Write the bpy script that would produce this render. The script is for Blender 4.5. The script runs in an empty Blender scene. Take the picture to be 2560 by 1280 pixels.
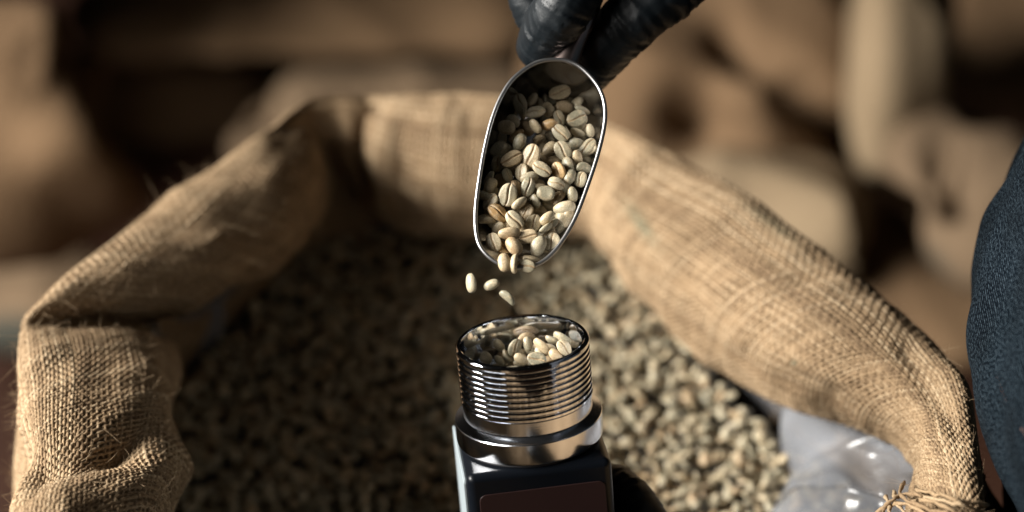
import bpy, bmesh, math, random
import numpy as np
from mathutils import Vector, Matrix, noise
R = math.radians
random.seed(7); rng = np.random.default_rng(7)
sc = bpy.context.scene
col = sc.collection

# ------------------------------------------------------------------ camera
CAM_Z, PITCH, LENS = 1.25, R(35), 75.0
FPX = 2560 * LENS / 36.0                       # focal length in photo pixels
CAM = np.array([0, 0, CAM_Z])
VD = np.array([0, math.cos(PITCH), -math.sin(PITCH)])
UP = np.array([0, math.sin(PITCH), math.cos(PITCH)])
RT = np.array([1.0, 0, 0])
cd = bpy.data.cameras.new('camera'); cam = bpy.data.objects.new('camera', cd); col.objects.link(cam)
cam.location = CAM; cam.rotation_euler = (R(90) - PITCH, 0, 0)
cd.lens = LENS; cd.sensor_width = 36; cd.clip_start = .02; cd.clip_end = 60
cd.dof.use_dof = True; cd.dof.focus_distance = .848; cd.dof.aperture_fstop = 3.15; cd.dof.aperture_blades = 9
sc.camera = cam

# ------------------------------------------------------------------ light
w = bpy.data.worlds.new("World"); sc.world = w; w.use_nodes = True
bg = w.node_tree.nodes['Background']; bg.inputs[0].default_value = (.95, .82, .68, 1); bg.inputs[1].default_value = .004
def area(name, loc, target, sx, sy, power, color):
    l = bpy.data.lights.new(name, 'AREA'); l.shape = 'RECTANGLE'; l.size = sx; l.size_y = sy; l.energy = power; l.color = color
    o = bpy.data.objects.new(name, l); col.objects.link(o); o.location = loc
    o.rotation_euler = (Vector(target) - Vector(loc)).to_track_quat('-Z', 'Y').to_euler()
    return o
area('window_light', (-2.1, .58, 1.76), (0, .75, .68), 1.6, .72, 252, (1, .965, .91))
area('front_window_light', (-1.75, -.55, 1.75), (0, .7, .7), 1.1, .8, 15, (1, .97, .92))
area('side_window_light', (1.7, -.35, 1.75), (0, .7, .7), .10, .45, 1.6, (1, .97, .92))
sc.view_settings.view_transform = 'Standard'; sc.view_settings.look = 'None'
sc.view_settings.exposure = 0; sc.view_settings.gamma = 1
try:
    sc.cycles.max_bounces = 8; sc.cycles.use_denoising = True; sc.cycles.sample_clamp_indirect = 4
except Exception: pass

# ------------------------------------------------------------------ helpers
def at(px, py, d):
    return CAM + d * (VD + RT * ((px - 1280) / FPX) - UP * ((py - 640) / FPX))
def at_z(px, py, z):
    r = VD + RT * ((px - 1280) / FPX) - UP * ((py - 640) / FPX)
    return CAM + r * ((z - CAM_Z) / r[2])
def nrm(v): v = np.asarray(v, float); return v / np.linalg.norm(v)

def mesh_obj(name, verts, faces, mat=None, parent=None, smooth=True):
    me = bpy.data.meshes.new(name); me.from_pydata([tuple(v) for v in verts], [], faces)
    if smooth: me.polygons.foreach_set('use_smooth', [True] * len(me.polygons))
    me.update()
    o = bpy.data.objects.new(name, me); col.objects.link(o)
    if mat: me.materials.append(mat)
    if parent: o.parent = parent
    return o
def quads_obj(name, verts, quads, mat=None, parent=None, sharp=None):
    """numpy fast path: verts (n,3), quads (m,4)"""
    me = bpy.data.meshes.new(name); n, m = len(verts), len(quads)
    me.vertices.add(n); me.vertices.foreach_set('co', np.asarray(verts, np.float32).ravel())
    me.loops.add(m * 4); me.loops.foreach_set('vertex_index', np.asarray(quads, np.int32).ravel())
    me.polygons.add(m); me.polygons.foreach_set('loop_start', np.arange(0, m * 4, 4, dtype=np.int32))
    try: me.polygons.foreach_set('loop_total', np.full(m, 4, np.int32))
    except Exception: pass
    me.polygons.foreach_set('use_smooth', np.ones(m, bool))
    me.update(calc_edges=True); me.validate()
    if sharp: me.set_sharp_from_angle(angle=R(sharp))
    o = bpy.data.objects.new(name, me); col.objects.link(o)
    if mat: me.materials.append(mat)
    if parent: o.parent = parent
    return o
def attr(o, name, vals):
    a = o.data.attributes.new(name, 'FLOAT', 'POINT'); a.data.foreach_set('value', np.asarray(vals, np.float32))
def empty(name, loc=(0, 0, 0), rot=None):
    o = bpy.data.objects.new(name, None); col.objects.link(o); o.location = loc; o.empty_display_size = .05
    if rot is not None: o.rotation_euler = rot
    return o
def tag(o, label, cat, group=None):
    o['label'] = label; o['category'] = cat
    if group: o['group'] = group
    return o
def grid_quads(nu, nv, closed_u=False, closed_v=False):
    iu = np.arange(nu if closed_u else nu - 1); iv = np.arange(nv if closed_v else nv - 1)
    a, b = np.meshgrid(iu, iv, indexing='ij'); a2 = (a + 1) % nu; b2 = (b + 1) % nv
    return np.stack([a * nv + b, a2 * nv + b, a2 * nv + b2, a * nv + b2], -1).reshape(-1, 4)
def catmull(P, ts, closed=False):
    """P (n,k) control points, ts in [0,n-1] (or [0,n) closed)"""
    P = np.asarray(P, float); n = len(P); ts = np.asarray(ts, float)
    i = np.floor(ts).astype(int)
    if not closed: i = np.clip(i, 0, n - 2)
    f = (ts - i).reshape(-1, *([1] * (P.ndim - 1)))
    if closed: g = lambda k: P[(i + k) % n]
    else: g = lambda k: P[np.clip(i + k, 0, n - 1)]
    p0, p1, p2, p3 = g(-1), g(0), g(1), g(2)
    return .5 * (2 * p1 + (p2 - p0) * f + (2 * p0 - 5 * p1 + 4 * p2 - p3) * f ** 2 + (3 * p1 - p0 - 3 * p2 + p3) * f ** 3)
def tube(pts, radii, seg=8, caps=True):
    pts = np.asarray(pts, float); n = len(pts); radii = np.broadcast_to(radii, (n,))
    T = np.gradient(pts, axis=0); T /= np.linalg.norm(T, axis=1)[:, None] + 1e-12
    ref = np.array([0, 0, 1.0]) if abs(T[0, 2]) < .9 else np.array([1.0, 0, 0])
    N = nrm(np.cross(T[0], ref)); V = []
    for k in range(n):
        N = nrm(N - T[k] * N.dot(T[k])); B = np.cross(T[k], N)
        for s in range(seg):
            a = 2 * math.pi * s / seg; V.append(pts[k] + radii[k] * (math.cos(a) * N + math.sin(a) * B))
    F = [(k * seg + s, k * seg + (s + 1) % seg, (k + 1) * seg + (s + 1) % seg, (k + 1) * seg + s) for k in range(n - 1) for s in range(seg)]
    if caps: F += [tuple(range(seg - 1, -1, -1)), tuple((n - 1) * seg + s for s in range(seg))]
    return V, F
def fbm(p, s, o=3): return noise.fractal(Vector(p) * s, 1.0, 2.0, o)

# ------------------------------------------------------------------ materials
def mat(name, base=(.5, .5, .5), rough=.5, metal=0., spec=.5):
    m = bpy.data.materials.new(name); m.use_nodes = True; b = m.node_tree.nodes['Principled BSDF']
    b.inputs['Base Color'].default_value = (*base, 1); b.inputs['Roughness'].default_value = rough
    b.inputs['Metallic'].default_value = metal; b.inputs['Specular IOR Level'].default_value = spec
    return m, m.node_tree, b
def nd(t, kind, **kw):
    n = t.nodes.new(kind)
    for k, v in kw.items():
        if k in n.inputs: n.inputs[k].default_value = v
        else: setattr(n, k, v)
    return n
def ramp(t, fac, stops):
    r = t.nodes.new('ShaderNodeValToRGB'); cr = r.color_ramp
    while len(cr.elements) > 1: cr.elements.remove(cr.elements[-1])
    cr.elements[0].position, cr.elements[0].color = stops[0][0], (*stops[0][1], 1)
    for p, c in stops[1:]:
        e = cr.elements.new(p); e.color = (*c, 1)
    t.links.new(fac, r.inputs[0]); return r
def mixc(t, fac, a, b, mode='MIX'):
    n = t.nodes.new('ShaderNodeMix'); n.data_type = 'RGBA'; n.blend_type = mode
    for s, x in ((0, fac), (6, a), (7, b)):
        if hasattr(x, 'is_linked'): t.links.new(x, n.inputs[s])
        elif isinstance(x, (int, float)): n.inputs[s].default_value = x
        else: n.inputs[s].default_value = (*x, 1)
    return n.outputs[2]
def bump(t, b, h, strength, dist):
    n = nd(t, 'ShaderNodeBump', Strength=strength, Distance=dist); t.links.new(h, n.inputs['Height']); t.links.new(n.outputs[0], b.inputs['Normal']); return n

# burlap threads of the open sack
m_burlap, t, b = mat('burlap_thread', rough=.85, spec=.15)
at1 = nd(t, 'ShaderNodeAttribute', attribute_name='tint'); tc = nd(t, 'ShaderNodeTexCoord')
r1 = ramp(t, at1.outputs['Fac'], [(0, (.175, .119, .072)), (.5, (.292, .207, .126)), (1, (.405, .312, .208))])
n1 = nd(t, 'ShaderNodeTexNoise', Scale=900., Detail=3.); t.links.new(tc.outputs['Object'], n1.inputs['Vector'])
r2 = ramp(t, n1.outputs['Fac'], [(.3, (.62, .58, .52)), (.7, (1.12, 1.1, 1.06))])
c1 = mixc(t, 1., r1.outputs[0], r2.outputs[0], 'MULTIPLY')
ag = nd(t, 'ShaderNodeAttribute', attribute_name='print')
c1 = mixc(t, ag.outputs['Fac'], c1, (.07, .10, .07))
t.links.new(c1, b.inputs['Base Color']); bump(t, b, n1.outputs['Fac'], .6, .0006)
# plain burlap seen far out of focus
def burlap_far(name, dark, light, spots):
    m, t, b = mat(name, rough=.9, spec=.1); tc = nd(t, 'ShaderNodeTexCoord')
    n1 = nd(t, 'ShaderNodeTexNoise', Scale=5., Detail=4.); t.links.new(tc.outputs['Object'], n1.inputs['Vector'])
    r = ramp(t, n1.outputs['Fac'], [(.3, dark), (.7, light)])
    n2 = nd(t, 'ShaderNodeTexNoise', Scale=4.3, Detail=1.); t.links.new(tc.outputs['Object'], n2.inputs['Vector'])
    r2 = ramp(t, n2.outputs['Fac'], [(.62, (0, 0, 0)), (.67, (1, 1, 1))])
    mp = nd(t, 'ShaderNodeMath', operation='MULTIPLY'); t.links.new(r2.outputs[0], mp.inputs[0]); mp.inputs[1].default_value = spots
    t.links.new(mixc(t, mp.outputs[0], r.outputs[0], (.03, .035, .03)), b.inputs['Base Color'])
    w1 = nd(t, 'ShaderNodeTexNoise', Scale=160., Detail=2.); t.links.new(tc.outputs['Object'], w1.inputs['Vector'])
    bump(t, b, w1.outputs['Fac'], .5, .004); return m
m_far = [burlap_far('burlap_brown', (.088, .053, .028), (.145, .091, .05), 0), burlap_far('burlap_pale', (.14, .10, .06), (.23, .17, .105), .0), burlap_far('burlap_printed', (.09, .061, .037), (.15, .103, .063), .9)]
# beans
def bean_mat(name):
    m, t, b = mat(name, rough=.42, spec=.45); tc = nd(t, 'ShaderNodeTexCoord'); oi = nd(t, 'ShaderNodeObjectInfo')
    a = nd(t, 'ShaderNodeAttribute', attribute_name='tint'); ad = nd(t, 'ShaderNodeMath', operation='ADD'); fr = nd(t, 'ShaderNodeMath', operation='FRACT')
    t.links.new(oi.outputs['Random'], ad.inputs[0]); t.links.new(a.outputs['Fac'], ad.inputs[1]); t.links.new(ad.outputs[0], fr.inputs[0])
    r = ramp(t, fr.outputs[0], [(0, (.24, .22, .155)), (.3, (.36, .32, .22)), (.55, (.48, .42, .295)), (.75, (.44, .355, .225)), (1, (.37, .255, .145))])
    off = nd(t, 'ShaderNodeVectorMath', operation='ADD'); t.links.new(tc.outputs['Object'], off.inputs[0])
    sc_ = nd(t, 'ShaderNodeMath', operation='MULTIPLY'); t.links.new(fr.outputs[0], sc_.inputs[0]); sc_.inputs[1].default_value = 7.; t.links.new(sc_.outputs[0], off.inputs[1])
    n1 = nd(t, 'ShaderNodeTexNoise', Scale=260., Detail=5., Roughness=.65); t.links.new(off.outputs[0], n1.inputs['Vector'])
    k1 = ramp(t, n1.outputs['Fac'], [(.5, (0, 0, 0)), (.57, (1, 1, 1))])
    f1 = nd(t, 'ShaderNodeMath', operation='MULTIPLY'); t.links.new(k1.outputs[0], f1.inputs[0]); f1.inputs[1].default_value = .55
    c = mixc(t, f1.outputs[0], r.outputs[0], (.50, .40, .26))
    n2 = nd(t, 'ShaderNodeTexNoise', Scale=1900., Detail=3.); t.links.new(off.outputs[0], n2.inputs['Vector'])
    k2 = ramp(t, n2.outputs['Fac'], [(.35, (.72, .70, .66)), (.6, (1.05, 1.05, 1.05))])
    c = mixc(t, 1., c, k2.outputs[0], 'MULTIPLY')
    cr = nd(t, 'ShaderNodeAttribute', attribute_name='crease')
    k3 = ramp(t, n1.outputs['Fac'], [(.34, (.12, .07, .035)), (.48, (.34, .22, .115)), (.64, (.62, .48, .30))])
    c = mixc(t, cr.outputs['Fac'], c, k3.outputs[0])
    t.links.new(c, b.inputs['Base Color']); bump(t, b, n1.outputs['Fac'], .5, .0006)
    return m
m_bean = bean_mat('green_coffee_bean')
m_bean_orange = bean_mat('orange_edged_bean')
for n in m_bean_orange.node_tree.nodes:
    if n.type == 'VALTORGB' and len(n.color_ramp.elements) == 5:
        for e, c in zip(n.color_ramp.elements, [(.42, .27, .12), (.46, .31, .15), (.48, .33, .17), (.44, .28, .13), (.42, .25, .1)]): e.color = (*c, 1)
m_dark, _, _ = mat('bean_gap_shade', (.05, .042, .03), .9)  # dark tone of the sheet below, painted in for shade between beans
# metals
m_steel, t, b = mat('scoop_steel', (.40, .39, .385), .2, 1.); tc = nd(t, 'ShaderNodeTexCoord')
n1 = nd(t, 'ShaderNodeTexNoise', Scale=420., Detail=5.); t.links.new(tc.outputs['Object'], n1.inputs['Vector'])
rr = nd(t, 'ShaderNodeMapRange', **{'From Min': .3, 'From Max': .7, 'To Min': .10, 'To Max': .24}); t.links.new(n1.outputs['Fac'], rr.inputs[0]); t.links.new(rr.outputs[0], b.inputs['Roughness'])
bump(t, b, n1.outputs['Fac'], .05, .0004)
m_rim, _, _ = mat('scoop_rim_steel', (.46, .455, .45), .36, 1.)
m_chrome, t, b = mat('collar_chrome', (.70, .72, .76), .08, 1.); tc = nd(t, 'ShaderNodeTexCoord')
n1 = nd(t, 'ShaderNodeTexNoise', Scale=1500., Detail=3.); t.links.new(tc.outputs['Object'], n1.inputs['Vector'])
k = ramp(t, n1.outputs['Fac'], [(.64, (.06, .06, .06)), (.76, (.35, .35, .35))]); t.links.new(k.outputs[0], b.inputs['Roughness'])
m_brushed, t, b = mat('flange_brushed_steel', (.70, .72, .76), .13, 1.); tc = nd(t, 'ShaderNodeTexCoord')
sp = nd(t, 'ShaderNodeSeparateXYZ'); t.links.new(tc.outputs['Object'], sp.inputs[0])
ln = nd(t, 'ShaderNodeVectorMath', operation='LENGTH'); cx = nd(t, 'ShaderNodeCombineXYZ'); t.links.new(sp.outputs[0], cx.inputs[0]); t.links.new(sp.outputs[1], cx.inputs[1]); t.links.new(cx.outputs[0], ln.inputs[0])
c2 = nd(t, 'ShaderNodeCombineXYZ'); t.links.new(ln.outputs['Value'], c2.inputs[0]); t.links.new(sp.outputs[2], c2.inputs[1])
n1 = nd(t, 'ShaderNodeTexNoise', Scale=5200., Detail=2.); t.links.new(c2.outputs[0], n1.inputs['Vector']); bump(t, b, n1.outputs['Fac'], .05, .0003); b.inputs['Roughness'].default_value = .15; b.inputs['Anisotropic'].default_value = .8; tg = nd(t, 'ShaderNodeTangent', direction_type='RADIAL', axis='Z'); t.links.new(tg.outputs[0], b.inputs['Tangent'])
m_handle, t, b = mat('scoop_handle_metal', (.42, .33, .30), .28, 1.)
# plastics, rubber, denim
m_black, t, b = mat('meter_black_plastic', (.003, .004, .006), .30, 0, .25); tc = nd(t, 'ShaderNodeTexCoord')
n1 = nd(t, 'ShaderNodeTexNoise', Scale=2600., Detail=1.); t.links.new(tc.outputs['Object'], n1.inputs['Vector']); bump(t, b, n1.outputs['Fac'], .18, .0003)
m_side, _, _ = mat('meter_grey_side', (.26, .30, .315), .4)
m_label, _, _ = mat('meter_brown_label', (.020, .009, .008), .45, 0, .25)
m_gasket, _, _ = mat('meter_gasket', (.01, .01, .012), .5)
m_glove, t, b = mat('black_nitrile', (.0035, .006, .008), .48, 0, .32); tc = nd(t, 'ShaderNodeTexCoord')
n1 = nd(t, 'ShaderNodeTexNoise', Scale=900., Detail=2.); t.links.new(tc.outputs['Object'], n1.inputs['Vector']); bump(t, b, n1.outputs['Fac'], .12, .0005)
m_cloth, _, _ = mat('dark_work_clothes', (.02, .022, .028), .9)
m_skin, _, _ = mat('skin', (.5, .33, .25), .5)
m_denim, t, b = mat('dark_denim', rough=.9, spec=.04); tc = nd(t, 'ShaderNodeTexCoord')
uvn = nd(t, 'ShaderNodeUVMap', uv_map='UVMap')
mp = nd(t, 'ShaderNodeMapping'); t.links.new(uvn.outputs[0], mp.inputs[0]); mp.inputs['Rotation'].default_value = (0, 0, R(78))
nz = nd(t, 'ShaderNodeTexNoise', Scale=160., Detail=2.); t.links.new(uvn.outputs[0], nz.inputs['Vector'])
wv = nd(t, 'ShaderNodeTexWave', Scale=250., Distortion=1.2, Detail=2.); wv.inputs['Detail Scale'].default_value = 2.; t.links.new(mp.outputs[0], wv.inputs['Vector'])
wv2 = nd(t, 'ShaderNodeTexWave', Scale=260., Distortion=2., Detail=1.); t.links.new(uvn.outputs[0], wv2.inputs['Vector'])
mm = nd(t, 'ShaderNodeMath', operation='MULTIPLY'); t.links.new(wv.outputs['Fac'], mm.inputs[0]); rnz = nd(t, 'ShaderNodeMapRange', **{'From Min': .3, 'From Max': .7, 'To Min': .55, 'To Max': 1.1}); nz.inputs['Scale'].default_value = 700.; t.links.new(nz.outputs['Fac'], rnz.inputs[0]); t.links.new(rnz.outputs[0], mm.inputs[1])
nb = nd(t, 'ShaderNodeTexNoise', Scale=28., Detail=4.); t.links.new(uvn.outputs[0], nb.inputs['Vector'])
rb = ramp(t, nb.outputs['Fac'], [(.3, (.5, .5, .5)), (.7, (1.25, 1.25, 1.25))])
r1 = ramp(t, mm.outputs[0], [(.15, (.0006, .0014, .0026)), (.65, (.002, .0048, .0078)), (.97, (.042, .06, .074))])
t.links.new(mixc(t, 1., r1.outputs[0], rb.outputs[0], 'MULTIPLY'), b.inputs['Base Color']); bump(t, b, mm.outputs[0], .5, .0008)
m_stitch, _, _ = mat('rust_stitching', (.20, .085, .05), .8)
m_liner = bpy.data.materials.new('clear_plastic_film'); m_liner.use_nodes = True; t = m_liner.node_tree; b = t.nodes['Principled BSDF']
b.inputs['Base Color'].default_value = (.25, .26, .28, 1); b.inputs['Roughness'].default_value = .24; b.inputs['Specular IOR Level'].default_value = 1.; b.inputs['Alpha'].default_value = .60; tc = nd(t, 'ShaderNodeTexCoord'); vo = nd(t, 'ShaderNodeTexNoise', Scale=16., Detail=.5, Distortion=.8); t.links.new(tc.outputs['Object'], vo.inputs['Vector']); rg = nd(t, 'ShaderNodeMath', operation='SUBTRACT'); t.links.new(vo.outputs['Fac'], rg.inputs[0]); rg.inputs[1].default_value = .5; ab = nd(t, 'ShaderNodeMath', operation='ABSOLUTE'); t.links.new(rg.outputs[0], ab.inputs[0]); bump(t, b, ab.outputs[0], .35, .02)
m_floor, t, b = mat('red_brown_floor', rough=.5); tc = nd(t, 'ShaderNodeTexCoord')
n1 = nd(t, 'ShaderNodeTexNoise', Scale=3., Detail=6.); t.links.new(tc.outputs['Object'], n1.inputs['Vector'])
r1 = ramp(t, n1.outputs['Fac'], [(.3, (.022, .0085, .0045)), (.7, (.042, .017, .009))]); t.links.new(r1.outputs[0], b.inputs['Base Color'])

# ------------------------------------------------------------------ floor
fl = mesh_obj('floor', [(-6, -4, 0), (6, -4, 0), (6, 9, 0), (-6, 9, 0)], [(0, 1, 2, 3)], m_floor); fl['kind'] = 'structure'

# ------------------------------------------------------------------ the open burlap sack
# stations round the mouth: outer ridge (px,py,z) and inner edge (px,py,z); b1,b2 = bulge of the roll, s = how far a pleat sinks
ZR, ZI = .70, .638
ST = [  # O                I                b1    b2    sink
 ((35, 1420, ZR),  (430, 1420, .64),  .022, .030, 0),
 ((42, 1250, ZR),  (440, 1250, .64),  .024, .032, 0),
 ((60, 1060, ZR),  (447, 1090, .64),  .020, .026, 0),
 ((60, 940, ZR),   (445, 985, .64),   .020, .024, 0),
 ((52, 868, ZR),   (440, 880, .642),  .016, .014, 0),
 ((57, 836, .70),  (440, 838, .638),  .012, .006, .006),
 ((66, 812, .701), (440, 806, .628),  .010, .000, .030),
 ((80, 786, .702), (440, 796, .640),  .012, .008, .010),
 ((104, 754, .703),(462, 778, .650),  .016, .018, 0),
 ((152, 703, .706),(545, 730, .652),  .020, .022, 0),
 ((300, 590, ZR),  (690, 660, .648),  .024, .026, 0),
 ((480, 440, ZR),  (775, 590, .645),  .024, .026, 0),
 ((650, 330, ZR),  (812, 520, .642),  .012, .016, 0),
 ((748, 272, ZR),  (828, 440, .650),  .007, .014, 0),
 ((792, 254, .70), (846, 415, .650),  .004, .008, .002),
 ((822, 249, .70), (858, 430, .640),  .003, .000, .020),
 ((862, 244, ZR),  (882, 462, .642),  .006, .012, 0),
 ((950, 238, ZR),  (940, 552, .632),  .012, .018, 0),
 ((1090, 235, ZR), (1070, 582, .630), .016, .018, 0),
 ((1250, 245, ZR), (1250, 588, .630), .014, .018, 0),
 ((1420, 277, ZR), (1400, 585, .632), .015, .018, 0),
 ((1550, 325, ZR), (1480, 590, .636), .016, .018, 0),
 ((1680, 387, ZR), (1530, 665, .636), .029, .030, 0),
 ((1850, 483, ZR), (1620, 765, .636), .029, .030, 0),
 ((2050, 622, ZR), (1740, 885, .636), .029, .030, 0),
 ((2230, 762, ZR), (1880, 962, .638), .029, .030, 0),
 ((2360, 882, ZR), (2035, 1042, .642),.029, .030, 0),
 ((2420, 1000, ZR),(2180, 1092, .648),.018, .018, 0),
 ((2440, 1130, ZR),(2262, 1150, .66), .014, .012, 0),
 ((2455, 1270, ZR),(2275, 1230, .665),.012, .010, 0),
 ((2460, 1420, ZR),(2240, 1340, .655),.014, .014, 0),
]
O_ = [at_z(*s[0]) for s in ST]; I_ = [at_z(*s[1]) for s in ST]
B1 = [s[2] for s in ST]; B2 = [s[3] for s in ST]; SK = [s[4] for s in ST]
# close the near side of the mouth, below the frame
nearO = [(.13, .505, .70), (.0, .475, .70), (-.12, .50, .70)]; nearI = [(.10, .545, .64), (0, .52, .64), (-.10, .545, .64)]
for o, i in zip(nearO, nearI): O_.append(np.array(o)); I_.append(np.array(i)); B1.append(.02); B2.append(.02); SK.append(0)
O_, I_ = np.array(O_), np.array(I_); NS = len(O_)
CEN = np.array([0, .73, 0])
NSM = []
for k in range(NS):
    acc = np.zeros(3)
    for a_ in (-2, -1, 0, 1, 2):
        q = (k + a_) % NS; c_ = np.cross(nrm(O_[(q + 1) % NS] - O_[q - 1]), nrm(I_[q] - O_[q])); c_ = c_ if c_[2] > 0 else -c_; acc += nrm(c_)
    NSM.append(nrm(acc))
prof = []
for k in range(NS):
    e = I_[k] - O_[k]; n = NSM[k]
    out = O_[k] - CEN; out[2] = 0; out = nrm(out); s = SK[k]
    dn = np.array([0, 0, -1.0])
    P = [CEN + out * .27 + (0, 0, .015), CEN + out * .33 + (0, 0, .22), O_[k] + out * .055 + dn * .30, O_[k] + out * .022 + dn * .12, O_[k] + out * .006 + dn * .045,
         O_[k], O_[k] + .25 * e + n * (B1[k]) - n * s * .3, O_[k] + .62 * e + n * B2[k] - n * s * 1.1,
         I_[k] - n * s * 1.2, I_[k] + out * .020 + dn * (.003 + s * .4), I_[k] + out * .045 + dn * .022, I_[k] + out * .055 + dn * .13]
    prof.append(P)
prof = np.array(prof)                                    # NS x 12 x 3
# arc-length-even resampling round the ring, then along the profile
mid = prof[:, 6]; seg = np.linalg.norm(np.roll(mid, -1, 0) - mid, axis=1); cum = np.concatenate([[0], np.cumsum(seg)]); RING = cum[-1]
NU = 900
def hermite_ring(P, knots, x):
    """closed, chord-length spaced Hermite through P (n,...) at knots (n+1, last = period)"""
    n = len(P); h = np.diff(knots); sh = (-1,) + (1,) * (P.ndim - 1)
    dl = (np.roll(P, -1, 0) - P) / h.reshape(sh); hp = np.roll(h, 1).reshape(sh); hc = h.reshape(sh)
    m = (np.roll(dl, 1, 0) * hc + dl * hp) / (hc + hp)
    i = np.clip(np.searchsorted(knots, x, side='right') - 1, 0, n - 1); f = ((x - knots[i]) / h[i]).reshape(sh); H = h[i].reshape(sh); i1 = (i + 1) % n
    return (2 * f ** 3 - 3 * f ** 2 + 1) * P[i] + (f ** 3 - 2 * f ** 2 + f) * H * m[i] + (3 * f ** 2 - 2 * f ** 3) * P[i1] + (f ** 3 - f ** 2) * H * m[i1]
S = hermite_ring(prof, cum, np.linspace(0, RING, NU, endpoint=False))   # NU x 12 x 3
_g = np.exp(-.5 * (np.arange(-9, 10) / 2.6) ** 2); _g /= _g.sum()
S = sum(w_ * np.roll(S, k_, 0) for w_, k_ in zip(_g, range(-9, 10)))
J = S.shape[1]
NV = 260
vv = np.linspace(0, J - 1, 2400)
avg = catmull(S.mean(0) * 0 + S[NU // 2], vv); l = np.concatenate([[0], np.cumsum(np.linalg.norm(np.diff(avg, axis=0), axis=1))])
i_lo = np.interp(4., vv, l)                                # start of threads, just outside the ridge
vs = np.interp(np.linspace(0, l[-1], NV), l, vv)
SURF = np.stack([catmull(S[k], vs) for k in range(NU)])    # NU x NV x 3
PROF_LEN = l[-1]; V_LO = i_lo / PROF_LEN
def grid_normals(G):
    du = np.roll(G, -1, 0) - np.roll(G, 1, 0); dv = np.gradient(G, axis=1)
    n = np.cross(du, dv); return n / (np.linalg.norm(n, axis=2, keepdims=True) + 1e-9)
N0 = grid_normals(SURF)
if N0[NU // 2, int(NV * .75), 2] < 0: N0 = -N0
# soft lumps and creases of the cloth
dis = np.zeros((NU, NV))
for a in range(0, NU):
    for c in range(0, NV, 4):
        p = SURF[a, c]; dis[a, c] = .0050 * fbm(p, 22, 2) + .0016 * fbm(p, 70, 2)
cidx = np.arange(NV); 
for a in range(NU): dis[a] = np.interp(cidx, cidx[::4], dis[a, ::4])
# named dents: lines between two photo points, pressed in
def project(G):
    r = G - CAM; d = r @ VD; return 1280 + FPX * (r @ RT) / d, 640 - FPX * (r @ UP) / d
PX, PY = project(SURF)
inner = (np.arange(NV)[None, :] / NV > V_LO)
def dent(p, q, wid, amt):
    p, q = np.array(p, float), np.array(q, float); d = q - p; L2 = d @ d
    tt = np.clip(((PX - p[0]) * d[0] + (PY - p[1]) * d[1]) / L2, 0, 1)
    dd = np.hypot(PX - p[0] - tt * d[0], PY - p[1] - tt * d[1])
    return amt * np.exp(-(dd / wid) ** 2) * inner
dis -= dent((100, 1150), (330, 1100), 62, .007) + dent((330, 1100), (430, 1040), 60, .005)
dis += dent((160, 1250), (420, 1180), 60, .005)
dis -= dent((870, 300), (905, 470), 26, .004) + dent((1010, 330), (1000, 520), 40, .003) - dent((1150, 330), (1140, 500), 50, .003)
dis -= dent((2270, 880), (2400, 1080), 34, .004)
RN = np.zeros_like(prof)
for k in range(NS):
    out = O_[k] - CEN; out[2] = 0; out = nrm(out); e = nrm(I_[k] - O_[k]); n = NSM[k]
    RN[k] = [out] * 5 + [nrm(out * .5 + n), n, n, nrm(n + e), nrm(e - out * .6), -out, -out]
RN = hermite_ring(RN, cum, np.linspace(0, RING, NU, endpoint=False))
RNS = np.stack([np.stack([np.interp(vs, np.arange(J), RN[k][:, c]) for c in range(3)], 1) for k in range(NU)])
RNS /= np.linalg.norm(RNS, axis=2, keepdims=True) + 1e-9
def blur(G, su, sv):
    ku = np.exp(-.5 * (np.arange(-3 * su, 3 * su + 1) / su) ** 2); ku /= ku.sum(); kv = np.exp(-.5 * (np.arange(-3 * sv, 3 * sv + 1) / sv) ** 2); kv /= kv.sum()
    G = sum(w_ * np.roll(G, q, 0) for w_, q in zip(ku, range(-3 * su, 3 * su + 1)))
    Gp = np.concatenate([np.repeat(G[:, :1], 3 * sv, 1), G, np.repeat(G[:, -1:], 3 * sv, 1)], 1)
    return sum(w_ * Gp[:, q:q + G.shape[1]] for q, w_ in enumerate(kv))
def fix_normals(N):
    d = (N * RNS).sum(2, keepdims=True); return np.where(np.abs(d) < .25, RNS, N * np.sign(d))
N0 = blur(fix_normals(N0), 3, 2); N0 /= np.linalg.norm(N0, axis=2, keepdims=True) + 1e-9
SURF = SURF + N0 * dis[..., None]
NRM = fix_normals(grid_normals(SURF)); NUN = blur(NRM, 6, 4); NUN /= np.linalg.norm(NUN, axis=2, keepdims=True) + 1e-9
def samp(G, a, c):
    """bilinear: a in ring fraction [0,1), c in profile fraction [0,1]"""
    x = (a % 1.0) * NU; y = np.clip(c, 0, 1) * (NV - 1); i = np.floor(x).astype(int); j = np.minimum(np.floor(y).astype(int), NV - 2)
    fx, fy = (x - i)[..., None], (y - j)[..., None]; i0, i1 = i % NU, (i + 1) % NU
    return G[i0, j] * (1 - fx) * (1 - fy) + G[i1, j] * fx * (1 - fy) + G[i0, j + 1] * (1 - fx) * fy + G[i1, j + 1] * fx * fy

sack = empty('burlap_sack', (0, .73, 0)); tag(sack, 'open burlap sack with rolled rim, full of green coffee beans', 'sack', None)
SACK_OFF = np.array([0, .73, 0])
under = SURF - NUN * np.where(np.arange(NV) / NV > V_LO + .02, .0045, .0018)[None, :, None]
o = quads_obj('sack_cloth', (under - SACK_OFF).reshape(-1, 3), grid_quads(NU, NV, True), m_burlap, sack); attr(o, 'tint', np.full(NU * NV, .35)); attr(o, 'print', np.zeros(NU * NV))
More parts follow.
